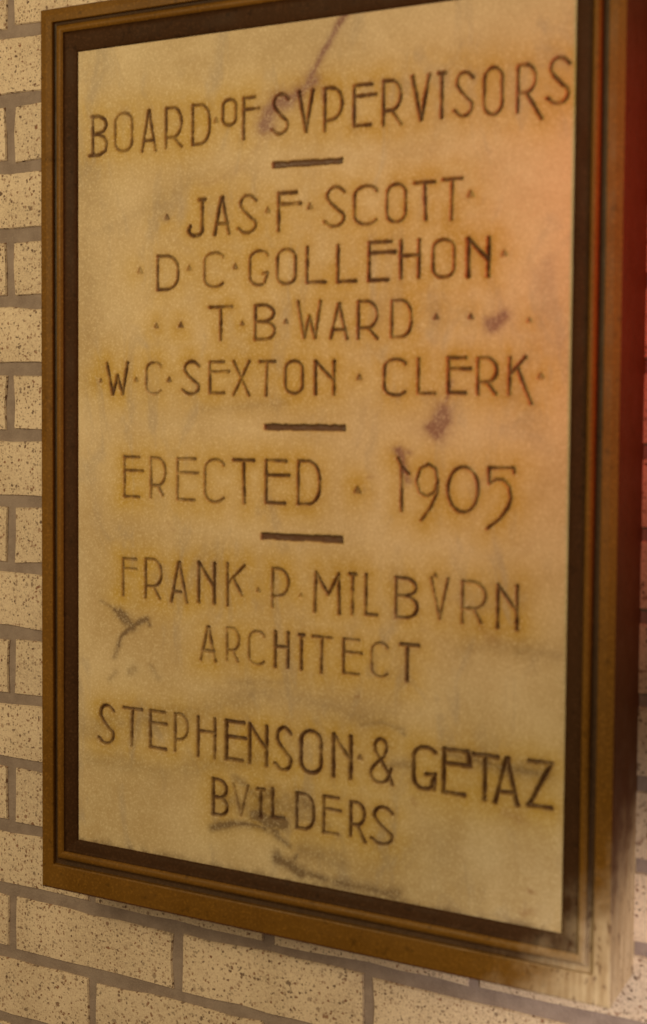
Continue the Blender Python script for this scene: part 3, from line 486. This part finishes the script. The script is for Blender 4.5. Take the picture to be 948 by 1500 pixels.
def brick_geo(r, lx=WD, hz=HG):
    """one brick: uneven outline, rounded arrises, slightly bumpy face"""
    nx, nz = 7, 3
    V, F = [], []
    xs = np.linspace(-1, 1, nx); zs = np.linspace(-1, 1, nz)
    jit = {}
    for j in range(nz):
        for i in range(nx):
            e = (i in (0, nx - 1)), (j in (0, nz - 1))
            x = xs[i] * (lx - .0010); z = zs[j] * (hz - .0010)
            if e[0]: x += r.uniform(-.0014, .0014)
            if e[1]: z += r.uniform(-.0017, .0017)
            y = r.uniform(-.0003, .0003) + (.0005 if any(e) else 0)
            V.append((x, y, z))
    for j in range(nz - 1):
        for i in range(nx - 1):
            a = j * nx + i
            F.append((a, a + 1, a + nx + 1, a + nx))
    ring = [i for i in range(nx)] + [j * nx + nx - 1 for j in range(1, nz)] + \
           [(nz - 1) * nx + i for i in range(nx - 2, -1, -1)] + [j * nx for j in range(nz - 2, 0, -1)]
    prev = ring
    for dy, g in ((.0018, .0010), (.03, .0010)):
        cur = []
        for k in ring:
            x, y, z = V[k]
            cx = g * (1 if x > lx * .9 else -1 if x < -lx * .9 else 0)
            cz = g * (1 if z > hz * .8 else -1 if z < -hz * .8 else 0)
            cur.append(len(V)); V.append((x + cx, y + dy, z + cz))
        L = len(ring)
        for a in range(L):
            b = (a + 1) % L
            F.append((prev[b], prev[a], cur[a], cur[b]))
        prev = cur
    return V, F

variants = []
for k in range(10):
    V, F = brick_geo(rnd)
    me = bpy.data.meshes.new('brick')
    me.from_pydata(V, [], F)
    me.materials.append(M_brick)
    me.polygons.foreach_set('use_smooth', [False] * len(me.polygons))
    variants.append(me)

single, rest = [], []
for k in range(-14, 25):
    zc = -(k + .5) * P
    off = 0.0 if k % 2 else 0.5
    for j in range(-9, 14):
        xc = (j + off + .5) * B
        hid = (.16 < xc - WD and xc + WD < .56) and (-.77 < zc < -.07)
        if hid:
            continue
        near = -.32 < xc < 1.15 and -1.22 < zc < .22
        (single if near else rest).append((CX + (xc - CX) * KW, CZ + (zc - CZ) * KW))
for xc, zc in single:
    o = bpy.data.objects.new('brick', rnd.choice(variants))
    o.location = (xc - WO[0] + rnd.uniform(-.0012, .0012), rnd.uniform(-.0003, .0005), zc - WO[2] + rnd.uniform(-.0012, .0012))
    o.rotation_euler = (0, rnd.uniform(-.008, .008) + (math.pi if rnd.random() < .5 else 0), 0)
    link(o, wall)
V, F = [], []
for xc, zc in rest:
    v, f = brick_geo(rnd)
    b0 = len(V)
    V += [(x + xc - WO[0], y, z + zc - WO[2]) for x, y, z in v]
    F += [tuple(a + b0 for a in q) for q in f]
o = mesh_obj('outlying_bricks', V, F, M_brick, wall)
o['kind'] = 'stuff'
# mortar bed: a gently wavy sheet recessed behind the brick faces
nx, nz = 260, 180
gx = np.linspace(-1.9, 2.9, nx); gz = np.linspace(-1.7, .95, nz)
X, Z = np.meshgrid(gx, gz)
Yv = .0034 + .0004 * rng.standard_normal(X.shape)
vv = np.stack([X - WO[0], Yv, Z - WO[2]], -1).reshape(-1, 3)
ff = [(j * nx + i, j * nx + i + 1, (j + 1) * nx + i + 1, (j + 1) * nx + i) for j in range(nz - 1) for i in range(nx - 1)]
mesh_obj('mortar', vv, ff, M_mortar, wall, smooth=True)

# ---------------------------------------------------------------- plaque
PO = np.array((0.362, 0.0, -0.8416))
plaque = empty('framed_tablet', PO)
plaque['label'] = 'cream marble dedication tablet with carved names in a brown moulded frame on the brick wall'
plaque['category'] = 'plaque'

DF, DM = 0.055, 0.047
# nested rectangles of the moulding: left, right, top, bottom, depth from the wall
R0 = (.0838, .6408, -.0026, -.8416)
R1 = (.0974, .6267, -.0151, -.8176)
R2 = (.1015, .6206, -.0185, -.8114)
R3 = (.1089, .6141, -.0254, -.8036)
R4 = (.1219, .5993, -.0436, -.7918)
def lerp(a, b, t): return tuple(x + (y - x) * t for x, y in zip(a, b))
def strip_profile(levels):
    """levels: list of (rect, depth); returns for each of 4 sides verts, faces along the mitred rail"""
    sides = []
    for s in range(4):
        V, F = [], []
        nseg = 14
        for (l, r, t, b), d in levels:
            c = [(l, b), (r, b), (r, t), (l, t)]
            p, q = c[s], c[(s + 1) % 4]
            for k in range(nseg + 1):
                f = k / nseg
                V.append((p[0] + (q[0] - p[0]) * f - PO[0], -d - PO[1], p[1] + (q[1] - p[1]) * f - PO[2]))
        n1 = nseg + 1
        for a in range(len(levels) - 1):
            for k in range(nseg):
                F.append((a * n1 + k, a * n1 + k + 1, (a + 1) * n1 + k + 1, (a + 1) * n1 + k))
        sides.append((V, F))
    return sides
eps = .0008
R0i = lerp(R0, R1, .07)
band = strip_profile([(R0i, DF), (lerp(R0, R1, .5), DF + .0004), (lerp(R0, R1, .95), DF), (R1, DF - .0006), (R1, DF - .0045)])
side = strip_profile([(R0, -YW - .004), (R0, DF - .001), (R0i, DF)])
line = strip_profile([(R1, DF - .0042), (lerp(R1, R2, .5), DF - .0048), (R2, DF - .0042)])
bead = strip_profile([(R2, DF - .0042), (R2, DF - .0020), (lerp(R2, R3, .15), DF - .0006), (lerp(R2, R3, .5), DF + .0002),
                      (lerp(R2, R3, .85), DF - .0006), (R3, DF - .0022)])
cove = strip_profile([(R3, DF - .0022), (R3, DF - .0034), (lerp(R3, R4, .25), DF - .0038), (lerp(R3, R4, .62), DF - .0048),
                      (lerp(R3, R4, .93), DM + .0022), (R4, DM + .0012), (R4, DM - .002)])
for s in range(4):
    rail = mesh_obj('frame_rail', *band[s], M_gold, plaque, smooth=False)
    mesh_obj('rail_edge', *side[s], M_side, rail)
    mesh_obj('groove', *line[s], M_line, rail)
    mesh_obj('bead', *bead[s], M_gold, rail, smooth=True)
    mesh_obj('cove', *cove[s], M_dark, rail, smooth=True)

# marble face as one carved height field, cut into the slab and one piece per carved letter
ML, MB_, MR, MT = .1193, -.7945, .6019, -.0410       # slab runs a little under the cove
U0, V0 = .12319307, -.79149698                       # origin of the inscription data
ST = .00078
NU = int((MR - ML) / ST) + 1; NV = int((MT - MB_) / ST) + 1
us = (ML + np.arange(NU) * ST - U0) * 1000           # in mm
vs = (MB_ + np.arange(NV) * ST - V0) * 1000
stp = ST * 1000

def fade(t): return t * t * (3 - 2 * t)
def vnoise(shape, cell, seed):
    r = np.random.default_rng(seed)
    ny, nx_ = int(shape[0] / cell) + 3, int(shape[1] / cell) + 3
    g = r.random((ny, nx_))
    y = np.arange(shape[0]) / cell; x = np.arange(shape[1]) / cell
    yi = y.astype(int); xi = x.astype(int); fy = fade(y - yi)[:, None]; fx = fade(x - xi)[None]
    a = g[yi][:, xi]; b = g[yi][:, xi + 1]; c = g[yi + 1][:, xi]; d = g[yi + 1][:, xi + 1]
    return (a * (1 - fx) + b * fx) * (1 - fy) + (c * (1 - fx) + d * fx) * fy
SH = (NV, NU)
def fbm(cell, seed, o=3):
    s = 0; tot = 0
    for i in range(o):
        s = s + vnoise(SH, max(cell / 2 ** i, 1.01), seed + i) * .55 ** i; tot += .55 ** i
    return s / tot
N1 = fbm(10, 1); N2 = fbm(40, 20); N3 = fbm(5, 40); N4 = fbm(120, 60); N5 = fbm(3, 77, 2)

def seg_window(pts, pad):
    xs = [p[0] for p in pts]; ys = [p[1] for p in pts]
    i0 = max(0, int((min(xs) - pad - us[0]) / stp)); i1 = min(NU, int((max(xs) + pad - us[0]) / stp) + 2)
    j0 = max(0, int((min(ys) - pad - vs[0]) / stp)); j1 = min(NV, int((max(ys) + pad - vs[0]) / stp) + 2)
    return slice(j0, j1), slice(i0, i1)
def seg_dist(win, a, b):
    y = vs[win[0]][:, None]; x = us[win[1]][None]
    dx, dy = b[0] - a[0], b[1] - a[1]; L2 = dx * dx + dy * dy + 1e-9
    t = np.clip(((x - a[0]) * dx + (y - a[1]) * dy) / L2, 0, 1)
    return np.hypot(x - a[0] - t * dx, y - a[1] - t * dy)

H = np.zeros(SH); dirt = np.zeros(SH); halo = np.zeros(SH); hug = np.zeros(SH); best = np.full(SH, 9.0); owner = np.full(SH, -1, int)
kinds = []
def carve(idx, strokes, hw, depth, dk, flare):
    allp = [p for s in strokes for p in s]
    w = seg_window(allp, 40)
    D = np.full(H[w].shape, 99.0)
    for s in strokes:
        for a, b in zip(s[:-1], s[1:]):
            D = np.minimum(D, seg_dist(w, a, b))
        if flare and len(s) <= 3:                       # chisel ends open a little wider
            for e in (s[0], s[-1]):
                D = np.minimum(D, seg_dist(w, e, e) - hw * .12)
    Dn = D + (N3[w] - .5) * 1.2
    hwl = hw * (.82 + .36 * N1[w])
    h = -depth * np.clip(1 - np.maximum(Dn, 0) / hwl, 0, 1)
    H[w] = np.minimum(H[w], h)
    patch = np.clip(-.15 + 2.2 * (N1[w] * .6 + N2[w] * .4), .22, 1.15)
    dd = np.clip(1 - (Dn - hwl * .12) / (hwl * .95), 0, 1) ** 1.15 * dk * patch
    dirt[w] = np.maximum(dirt[w], np.clip(dd, 0, 1))
    ha = np.exp(-(np.maximum(D - 1, 0) / 17.0) ** 1.5) * (.38 + .70 * N2[w] + .70 * N4[w])
    halo[w] = np.maximum(halo[w], ha * min(1, dk + .25))
    hg = np.exp(-np.maximum(D - hw * .8, 0) / 2.6) * np.clip(-.1 + 1.5 * (N1[w] * .5 + N2[w] * .5), .1, 1) * min(1, dk + .1)
    hug[w] = np.maximum(hug[w], hg)
    m = (D < hw + 1.9) & (D - hw < best[w])
    bw = best[w]; ow = owner[w]
    bw[m] = (D - hw)[m]; ow[m] = idx
    best[w] = bw; owner[w] = ow

for k, ch, wt, dk, strokes in GLYPHS:
    i = len(kinds)
    if k == 'dot':
        kinds.append('carved_dot'); carve(i, strokes, 1.15, 1.5, dk * 1.05, False)
    else:
        kinds.append('carved_numeral' if ch in '1905' else 'carved_ampersand' if ch == '&' else 'carved_letter')
        hw = 1.62 * wt
        carve(i, strokes, hw, hw * 1.7, min(1.1, dk * 1.28), True)
for u0, u1, v0, v1, h in BARS:
    i = len(kinds); kinds.append('carved_bar')
    w = seg_window([(u0, v0), (u1, v1)], 16)
    y = vs[w[0]][:, None]; x = us[w[1]][None]
    vc = v0 + (v1 - v0) * (x - u0) / (u1 - u0)
    D = np.maximum(np.maximum(u0 - x, x - u1), np.abs(y - vc) - h) + (N3[w] - .5) * 1.3 + (N1[w] - .5) * 1.3
    H[w] = np.minimum(H[w], -2.6 * np.clip(.15 - D / .9, 0, 1) + .5 * (N5[w] - .5) * (D < -.6))
    dirt[w] = np.maximum(dirt[w], np.clip(.25 - D / 1.1, 0, 1) * (1.0 + .3 * N1[w]).clip(0, 1))
    halo[w] = np.maximum(halo[w], np.exp(-(np.maximum(D, 0) / 5.0)) * (.3 + .4 * N2[w]))
    ow = owner[w]; ow[D < 1.8] = i; owner[w] = ow

# veins and stains
vp = np.zeros(SH); vg = np.zeros(SH); ru = np.zeros(SH)
for k, s, wd, pts in VEINS:
    w = seg_window(pts, wd * 3 + 8)
    D = np.full(H[w].shape, 99.0)
    if len(pts) == 1: pts = [pts[0], pts[0]]
    for a, b in zip(pts[:-1], pts[1:]):
        D = np.minimum(D, seg_dist(w, a, b))
    D = D + (N1[w] - .5) * (wd * .6 + 2.2) + (N2[w] - .5) * wd * .9 + (N3[w] - .5) * 2.2
    v = np.exp(-(np.maximum(D, 0) / (wd * .62)) ** 1.4) * s * np.clip(.40 + 1.1 * N3[w] + .9 * (N1[w] - .3), .35, 1.3)
    tgt = {'v': vp, 'g': vg, 'b': ru}[k]
    tgt[w] = np.maximum(tgt[w], v)
vp = vp.clip(0, .9); vg = vg.clip(0, .9)
vg = np.maximum(vg, .16 * np.clip((N4 - .5) * 3, 0, 1) * N2)
# grime collected against the frame's lower edge
edge = np.exp(-np.maximum(vs[:, None] - 1, 0) / 3.0) * np.ones((1, NU))
vg = np.maximum(vg, (edge * (N1 * 1.6 - .45)).clip(0, .6))
H += (N2 - .5) * .25 + (N5 - .5) * .05

Xw = np.repeat((ML + np.arange(NU) * ST)[None], NV, 0)
Zw = np.repeat((MB_ + np.arange(NV) * ST)[:, None], NU, 1)
Yw = -DM - H / 1000.0
vidx = np.arange(NU * NV).reshape(NV, NU)
quads = np.stack([vidx[:-1, :-1], vidx[:-1, 1:], vidx[1:, 1:], vidx[1:, :-1]], -1).reshape(-1, 4)
fo = np.max(np.stack([owner[:-1, :-1], owner[:-1, 1:], owner[1:, 1:], owner[1:, :-1]], -1), -1).reshape(-1)
co = np.stack([Xw, Yw, Zw], -1).reshape(-1, 3)
ATT = {'dirt': dirt, 'halo': halo, 'hug': hug, 'vein_purple': vp, 'vein_grey': vg, 'rust': ru}
# normals of the whole field, so that pieces meet without a seam
dHx = np.gradient(H, axis=1) / stp; dHz = np.gradient(H, axis=0) / stp
nn = np.stack([-dHx, -np.ones(SH), -dHz], -1)
nn /= np.linalg.norm(nn, axis=-1, keepdims=True)
nn = nn.reshape(-1, 3)

def grid_piece(name, q, parent, center, extra=None):
    used, inv = np.unique(q, return_inverse=True)
    f = inv.reshape(-1, 4)
    me = bpy.data.meshes.new(name)
    me.vertices.add(len(used)); me.loops.add(f.size); me.polygons.add(len(f))
    me.vertices.foreach_set('co', (co[used] - center).astype(np.float32).ravel())
    me.loops.foreach_set('vertex_index', f.astype(np.int32).ravel())
    me.polygons.foreach_set('loop_start', np.arange(0, f.size, 4, dtype=np.int32))
    me.polygons.foreach_set('use_smooth', np.ones(len(f), bool))
    me.update(calc_edges=True)
    for an, arr in ATT.items():
        at = me.attributes.new(an, 'FLOAT', 'POINT')
        at.data.foreach_set('value', arr.reshape(-1)[used].astype(np.float32))
    me.normals_split_custom_set_from_vertices(nn[used].tolist())
    me.materials.append(M_marble)
    o = bpy.data.objects.new(name, me)
    return link(o, parent)

slab = grid_piece('marble_slab', quads[fo < 0], plaque, np.array((0.362, -DM, -.8416)))
slab.location = (0, -DM, 0)
order = np.argsort(fo, kind='stable'); fs = fo[order]
for i, nm in enumerate(kinds):
    a, b = np.searchsorted(fs, i), np.searchsorted(fs, i, side='right')
    if b <= a: continue
    q = quads[order[a:b]]
    c = co[q.ravel()].mean(0); c[1] = -DM
    o = grid_piece(nm, q, slab, c)
    o.location = c - np.array((0.362, -DM, -.8416))
# the slab's body behind its face
a, b, c_, d = ML - .362, MR - .362, MB_ + .8416, MT + .8416
bv = [(x, y + DM, z) for y in (YW, -DM + .004) for x, z in ((a, c_), (b, c_), (b, d), (a, d))]
mesh_obj('slab_body', bv, [(0, 1, 5, 4), (1, 2, 6, 5), (2, 3, 7, 6), (3, 0, 4, 7), (4, 5, 6, 7), (3, 2, 1, 0)], M_marble, slab)

sc.render.engine = 'CYCLES'
print('objects', len(bpy.data.objects), 'glyph pieces', len(kinds))
